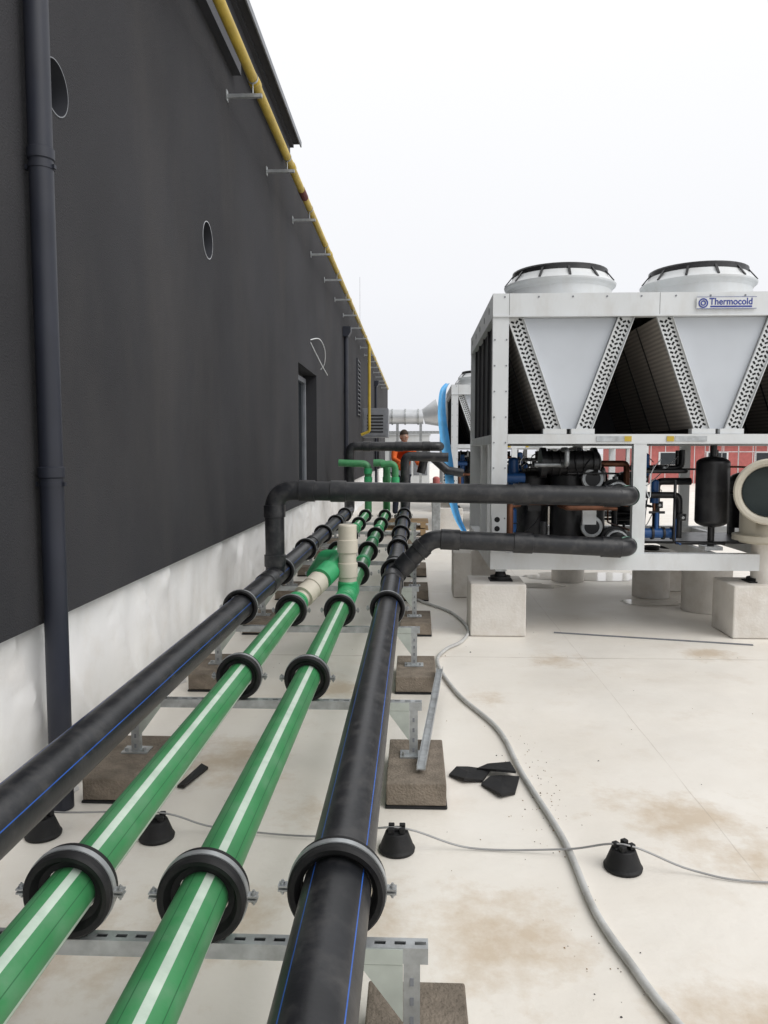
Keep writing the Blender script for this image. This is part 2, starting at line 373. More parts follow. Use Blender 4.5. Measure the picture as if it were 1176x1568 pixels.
gs=stripes('green',[(22,20,'gstripe'),(60,2.6,'green_dark'),(-15,2.6,'green_dark'),(112,19,'gstripe'),(202,19,'gstripe')])
b=B(); mainpipe(b,XS[1],ZG,RG,gs,'green')
for y in (5.42,5.50): b.lathe([(RG,-0.03),(0.083,-0.025),(0.083,0.025),(RG,0.03)],(XS[1],y,ZG),(0,1,0),'green_br')
p0=V((XS[1],5.52,ZG)); p1=V((-0.60,5.98,0.74)); d=(p1-p0).normalized()
b.cyl(p0+d*0.02,p1,0.062,'beige',32)
b.lathe([(0.062,0.08),(0.082,0.085),(0.082,0.15),(0.075,0.155),(0.075,0.2),(0.083,0.205),(0.083,0.30),(0.062,0.31)],p0,d,'beige')
b.lathe([(0.062,0.33),(0.085,0.335),(0.085,0.46),(0.06,0.47)],p0,d,'green_br')
b.tube(fillet([p0+d*0.42,p1+d*0.05,p1+V((-.13,.22,.0)),(XS[1],6.5,ZG+.05)],0.12),0.068,'green_br',32)
for y in (6.7,7.7,9.5,11): b.lathe([(RG,-0.06),(0.078,-0.055),(0.078,0.055),(RG,0.06)],(XS[1],y,ZG),(0,1,0),'green_br')
b.build('green_water_pipe')
b=B(); mainpipe(b,XS[2],ZG,RG,gs,'green')
for y in (5.45,5.56): b.lathe([(RG,-0.035),(0.083,-0.03),(0.083,0.03),(RG,0.035)],(XS[2],y,ZG),(0,1,0),'green_br')
b.lathe([(RG,-0.2),(0.079,-0.19),(0.079,0.19),(RG,0.2)],(XS[2],5.9,ZG),(0,1,0),'green_br')
b.lathe([(0.07,0.04),(0.07,0.13),(0.078,0.135),(0.078,0.24),(0.068,0.245),(0.068,0.32),(0.08,0.325),(0.08,0.42),(0.071,0.425),(0.071,0.53),(0.064,0.54),(0.001,0.54)],(XS[2],5.9,ZG),(0,0,1),'beige')
b.lathe([(0.079,0.0),(0.076,0.09),(0.07,0.1)],(XS[2],5.9,ZG),(0,0,1),'green_br')
for y in (7.6,9.3,10.8): b.lathe([(RG,-0.06),(0.078,-0.055),(0.078,0.055),(RG,0.06)],(XS[2],y,ZG),(0,1,0),'green_br')
b.build('green_water_pipe')
def clamp(Rp,Ro):
    b=B()
    b.lathe([(Rp+0.002,0.012),(Ro-0.032,0.014),(Ro-0.02,0.030),(Ro-0.008,0.035),(Ro,0.028),(Ro,-0.026),(Ro-0.006,-0.033),(Ro-0.018,-0.030),(Ro-0.030,-0.008),(Rp+0.002,-0.006)],(0,0,0),(0,1,0),'rubber',64)
    b.lathe([(Ro,0.010),(Ro+0.003,0.010),(Ro+0.003,-0.008),(Ro,-0.008)],(0,0,0),(0,1,0),'galv',64)
    for s in (-1,1):
        q=lambda a,c: (min(s*(Ro+a),s*(Ro+c)),max(s*(Ro+a),s*(Ro+c)))
        b.box(*q(.002,.026),-0.012,0.012,0.003,0.007,'galv'); b.box(*q(.002,.026),-0.012,0.012,-0.007,-0.003,'galv')
        b.cyl((s*(Ro+.016),0,-0.02),(s*(Ro+.016),0,0.018),0.003,'galv',8)
        b.cyl((s*(Ro+.016),0,0.007),(s*(Ro+.016),0,0.013),0.007,'galv',6)
        b.cyl((s*(Ro+.016),0,-0.014),(s*(Ro+.016),0,-0.007),0.007,'galv',6)
    b.cyl((0,0,-Ro-0.012),(0,0,-Ro+0.004),0.016,'galv',6)
    return b
cb=clamp(RB,0.121); cg=clamp(RG,0.110); cbo=cgo=None
for i,y in enumerate(S):
    for j,x in enumerate(XS):
        if j in (0,3):
            if i==1: continue
            if cbo is None: cbo=cb.build('pipe_clamp',None,(x,y,ZB))
            else: inst(cbo,'pipe_clamp',(x,y+random.uniform(-.02,.02),ZB),random.uniform(-.02,.02))
        else:
            if cgo is None: cgo=cg.build('pipe_clamp',None,(x,y,ZG))
            else: inst(cgo,'pipe_clamp',(x,y+random.uniform(-.02,.02),ZG),random.uniform(-.02,.02))
b=B(); x0,x1=-1.52,0.035; zt=0.388; w=0.0205
b.box(x0,x1,-w,-w+0.003,zt-0.041,zt,'galv'); b.box(x0,x1,w-0.003,w,zt-0.041,zt,'galv'); b.box(x0,x1,-w+0.003,w-0.003,zt-0.041,zt-0.038,'galv')
b.box(x0,x1,-w+0.003,-0.0065,zt-0.003,zt,'galv'); b.box(x0,x1,0.0065,w-0.003,zt-0.003,zt,'galv')
xx=x0
while xx<x1:
    b.box(xx,min(xx+0.022,x1),-0.0065,0.0065,zt-0.003,zt,'galv'); xx+=0.05
for px in (-1.38,-0.005):
    b.box(px-0.0205,px+0.0205,-0.019,0.019,0.125,zt-0.0415,'galv')
    for q in range(4): b.box(px-0.005,px+0.005,-0.0205,-0.0192,0.14+q*.05,0.16+q*.05,'greyc')
    b.box(px-0.065,px+0.065,-0.045,0.045,0.118,0.125,'galv')
    for sx in (-.045,.045): b.cyl((px+sx,-.02,.125),(px+sx,-.02,.14),0.009,'galv',6)
    s=-1 if px>-1 else 1
    b.prism([(px+s*0.0215,zt-0.043),(px+s*0.13,zt-0.043),(px+s*0.0215,zt-0.19)],'y',-0.0225,-0.0195,'gusset')
    b.box(px+min(s*.022,s*.13),px+max(s*.022,s*.13),-0.0245,-0.0205,zt-0.041,zt-0.002,'gusset')
sup=b
blk=B()
for px in (-1.38,0.008):
    blk.box(px-0.135,px+0.135,-0.27,0.27,0.014,0.117,'paver')
    blk.box(px-0.140,px+0.140,-0.277,0.278,0.001,0.013,'rubber')
so=None
for i,y in enumerate(S):
    if so is None:
        so=sup.build('pipe_support_frame',None,(0,y,0)); bo=blk.build('concrete_paver',None,(0,y-0.03,0),bevel=0.007)
    else: inst(so,'pipe_support_frame',(0,y,0)); inst(bo,'concrete_paver',(0,y-0.03+random.uniform(-.03,.03),0),random.uniform(-.006,.006))
b=B(); b.beam((0.03,3.45,0.142),(0.17,5.1,0.142),0.041,0.006,'galv')
for s in (-.019,.019):
    b.beam((0.03+s,3.45,0.150),(0.17+s,5.1,0.150),0.003,0.024,'galv')
b.build('loose_steel_channel')
b=B()
Y=14.0
def gpipe(b,p,r,k,fr=0.12):
    b.tube(fillet(p,fr),r,k,24)
gpipe(b,[(XS[0],Y-.05,ZB),(XS[0],Y+.3,ZB),(XS[0],Y+.3,1.70),(0.45,Y+.3,1.70),(0.45,Y+1.8,1.7)],0.085,'hdpe')
gpipe(b,[(XS[3],Y-.05,ZB),(XS[3],Y+.15,ZB),(XS[3],Y+.15,1.52),(0.6,Y+.15,1.50)],0.085,'hdpe')
gpipe(b,[(0.1,Y+.6,1.2),(.2,Y+.6,1.6),(.6,Y+.6,1.25),(.9,Y+.6,1.2)],0.08,'hdpe')
for x in (-0.9,-.3,.2): sleeve(b,(x,Y+.3,1.7),(1,0,0),0.085,0.14,'hdpe')
b.build('black_pipe_manifold')
b=B()
gpipe(b,[(XS[1],Y-.05,ZG),(XS[1],Y+.05,ZG),(XS[1],Y+.05,1.38),(-1.4,Y+.05,1.40)],0.065,'green')
gpipe(b,[(XS[2],Y-.05,ZG),(XS[2],Y+.0,ZG),(XS[2],Y+.0,1.40),(XS[1]+.1,Y,1.40)],0.065,'green')
gpipe(b,[(-0.36,Y-.2,.8),(-0.36,Y-.2,1.40),(-.62,Y-.2,1.37)],0.06,'green')
for x,z in ((XS[1],1.1),(XS[2],1.1),(XS[1],1.25),(-.36,1.1)): sleeve(b,(x,Y+.03 if x!=-.36 else Y-.2,z),(0,0,1),0.065,0.09,'green_br')
b.build('green_pipe_manifold')

# ------------------------------------------------------------ chiller
def chiller():
    b=B(); X0=0.66; NM=3; P=1.27; X1=X0+0.08+P*NM+0.06; YD=2.65
    Z0=0.57;ZT=2.95
    b.box(X0,X1,0,0.10,Z0,0.715,'cw'); b.box(X0,X1,YD-0.1,YD,Z0,0.715,'cw'); b.box(X0,X0+0.1,0.1,YD-0.1,Z0,0.715,'cw'); b.box(X1-0.1,X1,0.1,YD-.1,Z0,0.715,'cw')
    for i in range(1,6): x=X0+i*(X1-X0)/6; b.box(x,x+0.06,0.1,YD-.1,Z0+.03,0.70,'cw')
    for x in (X0,X1-0.14):
        for y in (0.004,YD-0.10): b.box(x+.002,x+0.138,y,y+0.09,0.715,2.755,'cw')
    for z in [0.8+i*0.22 for i in range(9)]:
        b.cyl((X0+0.02,0.004,z),(X0+0.02,-0.002,z),0.007,'greyc',8); b.cyl((X0+0.12,0.004,z),(X0+0.12,-0.002,z),0.007,'greyc',8)
    b.box(X0,X1,0,0.09,2.755,ZT,'cw'); b.box(X0,X1,YD-.09,YD,2.755,ZT,'cw'); b.box(X0,X0+.09,.09,YD-.09,2.755,ZT,'cw'); b.box(X1-.09,X1,.09,YD-.09,2.755,ZT,'cw')
    b.box(X0+.09,X1-.09,0.09,YD-.09,ZT-.04,ZT-.008,'cw')
    b.box(X0,X1,-0.012,-0.0,2.752,2.764,'cw')
    for x in (X0+.14,X0+.14+P,X0+.14+2*P): b.box(x-.0015,x+.0015,-.001,.003,2.766,ZT-.002,'dark')
    for i in range(14):
        x=X0+0.1+i*(X1-X0-.2)/13; b.cyl((x,0,2.92),(x,-0.005,2.92),0.008,'greyc',8)
    b.box(X0+.14,X1-.14,0.006,0.07,1.67,1.753,'cw'); b.box(X0+.14,X1-.14,YD-.08,YD-.01,1.67,1.753,'cw'); b.box(X0+.02,X0+.09,.1,YD-.1,1.67,1.753,'cw'); b.box(X1-.09,X1-.02,.1,YD-.1,1.67,1.753,'cw')
    b.box(X0+.1,X1-.1,.08,YD-.09,1.70,1.74,'bmetal')
    for x in (1.83,2.19): b.box(x-.03,x+.03,-.002,.0055,1.69,1.735,'yellow')
    b.box(1.56,1.80,0.0,0.0055,1.69,1.735,'galv'); b.box(2.23,2.5,0.0,0.0055,1.69,1.735,'galv')
    for i in range(1,NM):
        x=X0+0.66+ (i-1)*P+0.565; b.box(x,x+0.11,0.01,0.08,0.715,1.67,'cw'); b.box(x,x+.11,YD-.08,YD-.01,0.715,1.67,'cw')
    for xs_ in ((X0+.02,X0+.09),(X1-.09,X1-.02)):
        b.box(*xs_,YD*.5-.04,YD*.5+.04,0.715,1.67,'cw'); b.box(*xs_,YD*.22-.02,YD*.22+.02,0.715,1.67,'cw')
    b.box(X0+.05,X0+.06,.1,YD-.1,1.755,2.75,'side_and_backing'); b.box(X1-.06,X1-.05,.1,YD-.1,1.755,2.75,'side_and_backing')
    b.box(X0+.15,X1-.15,YD-.075,YD-.068,1.755,2.75,'side_and_backing')  # added dark backing sheet, keeps gaps between coil modules black instead of bright
    for i in range(5): b.box(X0+.03,X0+.049,.3+i*.5,.33+i*.5,1.755,2.75,'bmetal')
    for i in range(5): b.cyl((X0-.002,.35+i*.5,2.86),(X0+.0,.35+i*.5,2.86),.03,'greyc',12)
    zt=2.752; zb=1.80
    for i in range(NM):
        cx=1.33+P*i
        if i==2: cx=1.33+P*2-0.02
        for s in (-1,1):
            poly=[(cx+s*0.54,zt),(cx+s*0.405,zt),(cx+s*0.065,zb),(cx+s*0.20,zb)]
            b.prism(poly,'y',0.075,YD-.1,'coil')
            for yy in (0.65,1.25,1.9):
                q=[(cx+s*0.545,zt),(cx+s*0.53,zt),(cx+s*0.19,zb),(cx+s*0.205,zb)]
                b.prism(q,'y',yy,yy+0.022,'bmetal')
            b.prism(poly,'y',0.060,0.072,'cw')
            top=V((cx+s*0.4725,0,zt)); bot=V((cx+s*0.1325,0,zb)); d=(bot-top); Ln=d.length; d.normalize(); n=V((d.z,0,-d.x))
            if n.x<0: n=-n
            nn=25
            for k_ in range(nn):
                c=top+d*(Ln*(k_+0.7)/(nn+.4))
                for o,sl in ((-0.034,1),(0.001,-1),(0.036,1)):
                    cc=c+n*o+d*(0.010 if o>-.01 and o<.01 else 0)
                    a=(n*0.9+d*0.75*sl).normalized()*0.0145; w2=(d*0.9-n*0.75*sl).normalized()*0.0085
                    pl=[cc+a+w2,cc-a+w2,cc-a-w2,cc+a-w2]
                    b.prism([(q.x,q.z) for q in pl],'y',0.0575,0.0625,'dark')
            e0=V((cx+s*0.405,0.05,zt)); e1=V((cx+s*0.065,0.05,zb)); b.beam(e0,e1,0.006,0.03,'cw',V((0,1,0)))
            e0=V((cx+s*0.54,0.05,zt)); e1=V((cx+s*0.20,0.05,zb)); b.beam(e0,e1,0.006,0.03,'cw',V((0,1,0)))
        for yy in ((.078,.088),(YD-.09,YD-.08)): b.prism([(cx-.40,zt),(cx+.40,zt),(cx+.062,zb),(cx-.062,zb)],'y',*yy,'panel')
        b.box(cx-.22,cx-.02,0.03,0.12,1.755,1.80,'cw'); b.box(cx+.02,cx+.22,0.03,0.12,1.755,1.80,'cw')
        b.box(cx-.22,cx+.22,0.12,YD-.12,1.755,1.80,'bmetal')
        for fy in (0.66,1.96):
            o=(cx+0.01,fy,ZT-.008)
            b.lathe([(0.480,0),(0.472,0.05),(0.470,0.13),(0.485,0.155),(0.508,0.175),(0.512,0.19),(0.500,0.202),(0.46,0.235),(0.43,0.275),(0.41,0.275),(0.41,0.255),(0.41,0.02)],o,(0,0,1),'cw',56)
            b.lathe([(0.432,0.268),(0.437,0.272),(0.434,0.305),(0.40,0.312)],o,(0,0,1),'bmetal',56)
            for k_ in range(12):
                a=2*math.pi*k_/12; c_,s_=math.cos(a),math.sin(a)
                b.beam((o[0]+.508*c_,o[1]+.508*s_,o[2]+.198),(o[0]+.425*c_,o[1]+.425*s_,o[2]+.30),0.02,0.010,'bmetal')
            for rr in [0.08+0.04*q for q in range(9)]+[.41,.425]:
                h=0.340-0.03*(rr/.44)**2
                pts=[(o[0]+rr*math.cos(2*math.pi*q/40),o[1]+rr*math.sin(2*math.pi*q/40),o[2]+h) for q in range(41)]
                b.tube(pts,0.007 if rr<.4 else .012,'bmetal',6,False)
            for k_ in range(8):
                a=2*math.pi*k_/8+.1; b.beam((o[0],o[1],o[2]+.340),(o[0]+.42*math.cos(a),o[1]+.42*math.sin(a),o[2]+.312),.012,.012,'bmetal')
            b.cyl((o[0],o[1],o[2]),(o[0],o[1],o[2]+0.27),0.12,'bmetal',20)
            for k_ in range(5):
                a=2*math.pi*k_/5; c_,s_=math.cos(a),math.sin(a)
                b.add([(o[0]+.1*c_,o[1]+.1*s_,o[2]+.13),(o[0]+.4*c_-.05*s_,o[1]+.4*s_+.05*c_,o[2]+.10),(o[0]+.31*c_-.25*s_,o[1]+.31*s_+.25*c_,o[2]+.20),(o[0]+.1*c_-.08*s_,o[1]+.1*s_+.08*c_,o[2]+.18)],[(0,1,2,3)],'bmetal')
    rnd=random.Random(3)
    b.box(X0+.15,X1-.15,.9,1.75,0.70,0.725,'bmetal')
    def comp(x,y,r,h,z0=0.80):
        b.cyl((x,y,z0),(x,y,z0+h),r,'bmetal',28); b.dome((x,y,z0+h),(0,0,1),r,r*.55,'bmetal'); b.lathe([(r,0),(r+.015,.004),(r+.015,.03),(r,.034)],(x,y,z0+h*.7),(0,0,1),'bmetal')
        b.box(x-.06,x+.06,y-r-.07,y-r+.02,z0+h*.45,z0+h*.75,'bmetal')
        for s in (-1,1): b.box(x+s*r*.8-.03,x+s*r*.8+.03,y-.03,y+.03,.725,z0,'bmetal')
    for (x,y,r,h) in ((1.12,.75,.15,.55),(1.45,.62,.17,.58),(1.72,.9,.14,.62),(1.25,1.5,.16,.55),(1.62,1.6,.16,.5),(.98,1.2,.13,.6),(2.35,1.9,.16,.5),(3.3,.8,.16,.55),(3.7,.9,.16,.55),(3.5,1.6,.16,.5)): comp(x,y,r,h)
    b.cyl((1.2,.45,1.50),(1.62,.45,1.50),0.11,'bmetal',28); b.cyl((1.15,.45,1.50),(1.2,.45,1.50),0.14,'bmetal',28); b.cyl((1.62,.45,1.50),(1.66,.45,1.50),0.14,'bmetal',28)
    b.dome((1.66,.45,1.50),(1,0,0),.11,.05,'bmetal')
    for x in (1.25,1.32,1.39,1.46,1.53): b.lathe([(.11,0),(.125,0),(.125,.01),(.11,.01)],(x,.45,1.5),(1,0,0),'bmetal',28)
    b.cyl((1.0,1.1,1.25),(1.9,1.1,1.25),0.17,'bmetal',28)
    for (x,y,z,h,r) in ((0.90,.5,.85,.20,.05),(0.93,.62,1.2,.32,.05),(2.12,.55,1.36,.2,.06),(2.14,.75,0.95,.25,.05),(2.25,.6,1.12,.2,.04),(1.0,.9,.95,.5,.05)):
        b.cyl((x,y,z),(x,y,z+h),r,'blue',20); b.dome((x,y,z+h),(0,0,1),r,r*.6,'blue'); b.cyl((x,y,z+h*.4),(x,y,z+h*.45),r*1.12,'bmetal',20); b.cyl((x,y,z-.08),(x,y,z),r*.35,'copper',10)
    b.cyl((2.06,.35,.86),(2.34,.35,.86),.045,'blue',20)
    for x in (2.06,2.15,2.25,2.33): b.cyl((x,.35,.86),(x+.02,.35,.86),.058,'bmetal',20)
    b.cyl((2.2,.35,.86),(2.2,.35,1.05),.018,'blue'); b.cyl((2.13,.35,1.05),(2.27,.35,1.05),.012,'bmetal')
    b.cyl((0.8,.5,1.36),(1.02,.5,1.36),.045,'blue',20)
    b.cyl((2.68,.32,.98),(2.68,.32,1.50),.145,'bmetal',36); b.dome((2.68,.32,1.50),(0,0,1),.145,.06,'bmetal'); b.dome((2.68,.32,.98),(0,0,-1),.145,.06,'bmetal'); b.cyl((2.68,.32,.735),(2.68,.32,.94),.03,'bmetal'); b.cyl((2.68,.32,1.55),(2.68,.32,1.66),.03,'bmetal')
    b.box(2.6,2.76,.24,.4,.717,.75,'cw')
    # valve train in the right-hand bay
    b.tube(fillet([(2.1,.5,1.5),(2.1,.5,1.2),(2.45,.5,1.2),(2.45,.5,.8)],.06,5),.03,'bmetal',12)
    b.tube(fillet([(2.02,.6,1.45),(2.5,.6,1.45),(2.5,.6,1.62)],.06,5),.026,'bmetal',12)
    b.tube(fillet([(2.3,.7,.8),(2.3,.7,1.32),(2.62,.7,1.32)],.06,5),.034,'hdpe',12)
    for (x,y,z) in ((2.1,.5,1.35),(2.45,.5,1.0),(2.3,.7,1.1),(2.3,.6,1.45)): b.cyl((x,y-.04,z-.03),(x,y-.04,z+.03),.05,'bmetal',14); b.cyl((x,y-.12,z),(x,y-.04,z),.014,'galv',8)
    for i in range(34):
        x=rnd.uniform(.85,2.7); y=rnd.uniform(.2,1.8); z=rnd.uniform(.85,1.5)
        pts=[V((x,y,z))]
        for k_ in range(rnd.randint(2,4)):
            ax=rnd.choice([0,1,2]); dl=[0,0,0]; dl[ax]=rnd.choice((-1,1))*rnd.uniform(.15,.5); p=pts[-1]+V(dl)
            p.x=min(max(p.x,.85),2.9); p.y=min(max(p.y,.15),2.3); p.z=min(max(p.z,.78),1.62)
            if (p-pts[-1]).length>.08:
                if len(pts)>1 and (p-pts[-1]).normalized().dot((pts[-2]-pts[-1]).normalized())>.9: continue
                pts.append(p)
        if len(pts)>1: b.tube(fillet(pts,.04,4),rnd.choice((.009,.014,.022,.03)),rnd.choice(('bmetal','bmetal','bmetal','bmetal','copper','hdpe','galv','blue')),10)
    for i in range(14):
        x=rnd.uniform(.85,2.3); y=rnd.uniform(.15,1.0); z=rnd.uniform(1.0,1.6)
        b.tube(smoothpath([(x,y,z),(x+rnd.uniform(-.1,.1),y-.05,z-rnd.uniform(.1,.3)),(x+rnd.uniform(.05,.2),y,z-rnd.uniform(-.1,.2)),(x+rnd.uniform(.1,.3),y+.1,z+.05)],6),.0045,rnd.choice(('bmetal','bmetal','cw')),6)
    for z in (0.785,1.225):
        b.cyl((1.835,.42,z),(1.835,.47,z),.125,'bmetal',28); b.cyl((1.835,.47,z),(1.835,1.2,z),.088,'bmetal',24); b.lathe([(.088,0),(.105,.004),(.105,.07),(.088,.074)],(1.835,.30,z),(0,1,0),'galv',28)
        b.lathe([(.07,0),(.095,0),(.10,.01),(.10,.04),(.07,.045)],(1.62,.36,z+.13),(0,1,0),'galv',24); b.cyl((1.62,.37,z+.13),(1.62,.8,z+.13),.07,'bmetal',24)
    b.box(1.35,1.7,.25,.27,.74,.80,'cw'); b.box(1.50,1.62,.2,.24,.95,1.08,'cw')
    b.box(X0+.01,X0+.10,-0.006,-0.001,.80,1.05,'cw')
    for z in (.85,.93,1.01): b.cyl((X0+.055,-.006,z),(X0+.055,-.008,z),.024,'dark',18)
    for x in (X0+.10,X0+2.35,X1-.15):
        for y in (.1,YD-.15):
            b.cyl((x,y,.474),(x,y,.50),.09,'rubber',20); b.cyl((x,y,.50),(x,y,.545),.055,'rubber',20,.04); b.box(x-.05,x+.05,y-.05,y+.05,.545,.569,'galv')
            b.box(x-.1,x+.1,y-.09,y+.09,.462,.473,'rubber')
    return b
cb_=chiller(); ch=cb_.build('rooftop_chiller',None,(0,6.75,0),bevel=0.003)
inst(ch,'rooftop_chiller',(0.06,15.7,0)); inst(ch,'rooftop_chiller',(0.06,20.6,0))
b=B(); b.box(2.37,2.87,-0.018,-0.013,2.805,2.905,'cw')
b.lathe([(0.040,0),(0.040,.003),(0.030,.003),(0.030,0)],(2.425,-0.0185,2.853),(0,-1,0),'logo',28)
b.lathe([(0.022,0),(0.022,.003),(0.013,.003),(0.013,0)],(2.425,-0.0185,2.853),(0,-1,0),'logo',28)
b.box(2.485,2.83,-.0205,-.0185,2.818,2.830,'logo')
for z in (2.806,2.902): b.box(2.372,2.868,-.0195,-.0182,z,z+.003,'logo')
sg=b.build('name_plate',ch)
cu=bpy.data.curves.new('name_text','FONT'); cu.body='Thermocold'; cu.size=0.078; cu.extrude=0.001; cu.offset=0.0012; cu.materials.append(M['logo'])
to=bpy.data.objects.new('name_text',cu); bpy.context.collection.objects.link(to); to.location=(2.475,-0.0195,2.840); to.rotation_euler=(R(90),0,0); to.scale=(.92,1,1); to.parent=ch
def block(x0,x1,y0,y1,h):
    b=B(); b.box(x0,x1,y0,y1,0.003,h,'concrete'); return b.build('concrete_plinth',bevel=0.012)
for cy in (6.62,15.57,20.47):
    for (x0,x1) in ((0.48,0.96),(2.72,3.2),(4.05,4.5)):
        block(x0,x1,cy,cy+.48,.46); block(x0,x1,cy+2.25,cy+2.72,.46)
for (x,y,r) in ((2.95,7.85,.24),(2.62,8.6,.2),(1.9,9.6,.2)):
    b=B(); b.lathe([(r,0.003),(r,.50),(r-.02,.52),(0.001,.52)],(x,y,0),(0,0,1),'concrete',36); b.cyl((x,y,.52),(x,y,.565),.08,'rubber'); b.build('round_concrete_pier')
block(0.42,0.62,8.4,8.85,.5)
b=B()
c=V((2.93,6.50,1.27)); ax=V((-0.42,-1,0)).normalized()
b.lathe([(0.205,-0.02),(0.210,0.0),(0.235,0.03),(0.262,0.034),(0.275,0.02),(0.275,-0.03),(0.240,-0.045),(0.222,-0.04)],c,ax,'beige',48)
b.lathe([(0.205,0.01),(0.205,-0.10),(0.005,-0.105)],c,ax,'teal',48)
b.tube(fillet([c-ax*0.12,c-ax*0.36,c-ax*0.36-V((0,0,.46))],.22),0.222,'beige',40)
b.tube([c-ax*0.03,c-ax*0.13],0.223,'beige',40,False)
b.lathe([(.222,0),(.28,.003),(.28,.05),(.222,.053)],c-ax*0.36-V((0,0,.44)),(0,0,1),'beige',40)
b.cyl(c-ax*0.36-V((0,0,1.265)),c-ax*0.36-V((0,0,.46)),.12,'concrete',24)
b.build('beige_duct_elbow')

# ------------------------------------------------------------ ground clutter
b=B(); hp=[(0.0,9.6),(-.1,8.9),(0.03,8.2),(.353,7.56),(.474,6.86),(.40,6.4),(.246,6.1),(.171,5.71),(.28,4.98),(.476,4.335),(.532,3.714),(.611,3.08),(.625,2.585),(.676,2.285),(.726,2.076),(.86,1.7),(1.1,1.2)]
b.tube(smoothpath([(x,y,0.017) for x,y in hp],10),0.0135,'hose',14); b.build('grey_hose')
b=B(); wp=[(-1.66,3.14,.2),(-1.6,3.13,.07),(-1.07,3.05,.11),(-.834,3.09,.03),(-.4,3.05,.02),(-.07,2.98,.1),(.225,2.997,.012),(.597,2.965,.032),(.804,2.88,.10),(1.054,2.85,.02),(1.315,2.80,.008),(2.0,2.85,.006),(3.5,2.8,.006)]
b.tube(smoothpath(wp,8),0.004,'wire',8); b.build('lightning_wire')
b=B()
b.lathe([(0.072,0.002),(0.074,0.012),(0.068,0.02),(0.046,0.078),(0.042,0.081),(0.001,0.081)],(0,0,0),(0,0,1),'rubber',32)
for s in (-1,1):
    b.box(s*.022-.012,s*.022+.012,-.030,-.008,.081,.102,'rubber'); b.box(s*.022-.012,s*.022+.012,.008,.030,.081,.102,'rubber')
b.box(-.04,.04,-.006,.006,.081,.088,'rubber')
pts=[(-.07,2.99),(.804,2.89),(-1.55,3.05),(-1.07,3.05)]
co=b.build('lightning_wire_holder',None,(*pts[0],0),bevel=0.003)
for i,p in enumerate(pts[1:]): inst(co,'lightning_wire_holder',(*p,0),[0.5,1.2,.1][i])
def scrap(poly,z,dz):
    b=B(); n=len(poly); c=V((sum(p[0] for p in poly)/n,sum(p[1] for p in poly)/n))
    top=[(p[0],p[1],z+dz*(i%2)+0.012) for i,p in enumerate(poly)]; bot=[(p[0],p[1],z+dz*(i%2)) for i,p in enumerate(poly)]
    fs=[(n*2,i,(i+1)%n) for i in range(n)]+[(n*2+1,n+(i+1)%n,n+i) for i in range(n)]+[(i,n+i,n+(i+1)%n,(i+1)%n) for i in range(n)]
    b.add(top+bot+[(c.x,c.y,z+.022),(c.x,c.y,z+.01)],fs,'rubber'); return b.build('rubber_mat_scrap')
scrap([(.17,3.70),(.24,3.62),(.33,3.64),(.375,3.73),(.27,3.80),(.21,3.76)],.003,.016)
scrap([(.32,3.60),(.40,3.46),(.47,3.51),(.51,3.66),(.43,3.70),(.37,3.66)],.003,.014)
scrap([(.31,3.74),(.40,3.69),(.50,3.71),(.48,3.79),(.37,3.80)],.02,.016)
scrap([(-1.13,3.52),(-1.09,3.50),(-1.04,3.74),(-1.08,3.76)],.003,.01)
b=B(); b.beam((1.23,6.78,.006),(2.8,6.4,.006),.02,.008,'greyc'); b.build('steel_bar')
b=B(); rd=random.Random(5)
for i in range(230):
    x=rd.uniform(-1.5,2.6); y=rd.uniform(1.9,8.5)
    if rd.random()<.5: x=.58+rd.gauss(0,.07); y=rd.choice((3.9,3.5,3.3,2.3))+rd.gauss(0,.2)
    s=rd.uniform(.0015,.005)*(1 if rd.random()<.94 else 2.0)
    o=V((x,y,.001)); vs=[o+V((rd.uniform(.4,1)*s*math.cos(a),rd.uniform(.5,1.2)*s*math.sin(a),0)) for a in [k_*1.256 for k_ in range(5)]]+[o+V((0,0,s*.7))]
    b.add(vs,[(k_,(k_+1)%5,5) for k_ in range(5)],rd.choice(('wood','wood','rubber','paver','paver')))
b.build('roof_debris')

# ------------------------------------------------------------ light-blue hose, far things
b=B(); cl=smoothpath([(0.62,15.2,2.93),(0.52,14.9,2.75),(0.50,14.8,2.3),(0.56,14.75,1.8),(0.63,14.7,1.35),(0.66,14.6,.9),(.78,14.5,.4),(.95,14.4,.06)],8)
vs=[];fs=[]
for i,p in enumerate(cl):
    t=i/len(cl); w=0.04+0.05*math.sin(t*3.1)
    for j in range(5):
        q=(j-2)/2; vs.append((p.x+q*w,p.y+0.05*math.cos(q*3)+.02*math.sin(t*14),p.z))
for i in range(len(cl)-1):
    for j in range(4): a=i*5+j; fs.append((a,a+1,a+6,a+5))
b.add(vs,fs,'ltblue',True); b.build('light_blue_lay_flat_hose')
b=B()
b.cyl((-1.2,30,2.95),(.3,30,2.95),.28,'duct',28); b.cyl((.3,30,2.95),(.9,30,3.1),.28,'duct',28,.55); b.cyl((.9,30,3.1),(2.6,30,3.1),.55,'duct',28)
for x in (-.9,-.4,.1,1.2,1.8): b.lathe([((.28 if x<.3 else .55),-.03),((.31 if x<.3 else .58),-.03),((.31 if x<.3 else .58),.03),((.28 if x<.3 else .55),.03)],(x,30,2.95 if x<.3 else 3.1),(1,0,0),'galv',28)
for x in (-.7,.2,1.5): b.box(x-.05,x+.05,29.9,30.1,0.003,2.7 if x<1 else 2.55,'galv')
b.box(-1.2,1.2,29.8,30.2,2.3,2.4,'galv')
b.build('ventilation_duct')
b=B(); b.box(-1.3,.6,33,35,0.003,2.3,'cw')
for i in range(5): b.box(-1.1+i*.34,-.85+i*.34,32.98,32.999,.6,1.9,'greyc')
b.box(-1.35,.65,32.95,35.05,2.3,2.38,'duct'); b.build('air_handling_unit',bevel=.02)
b=B()
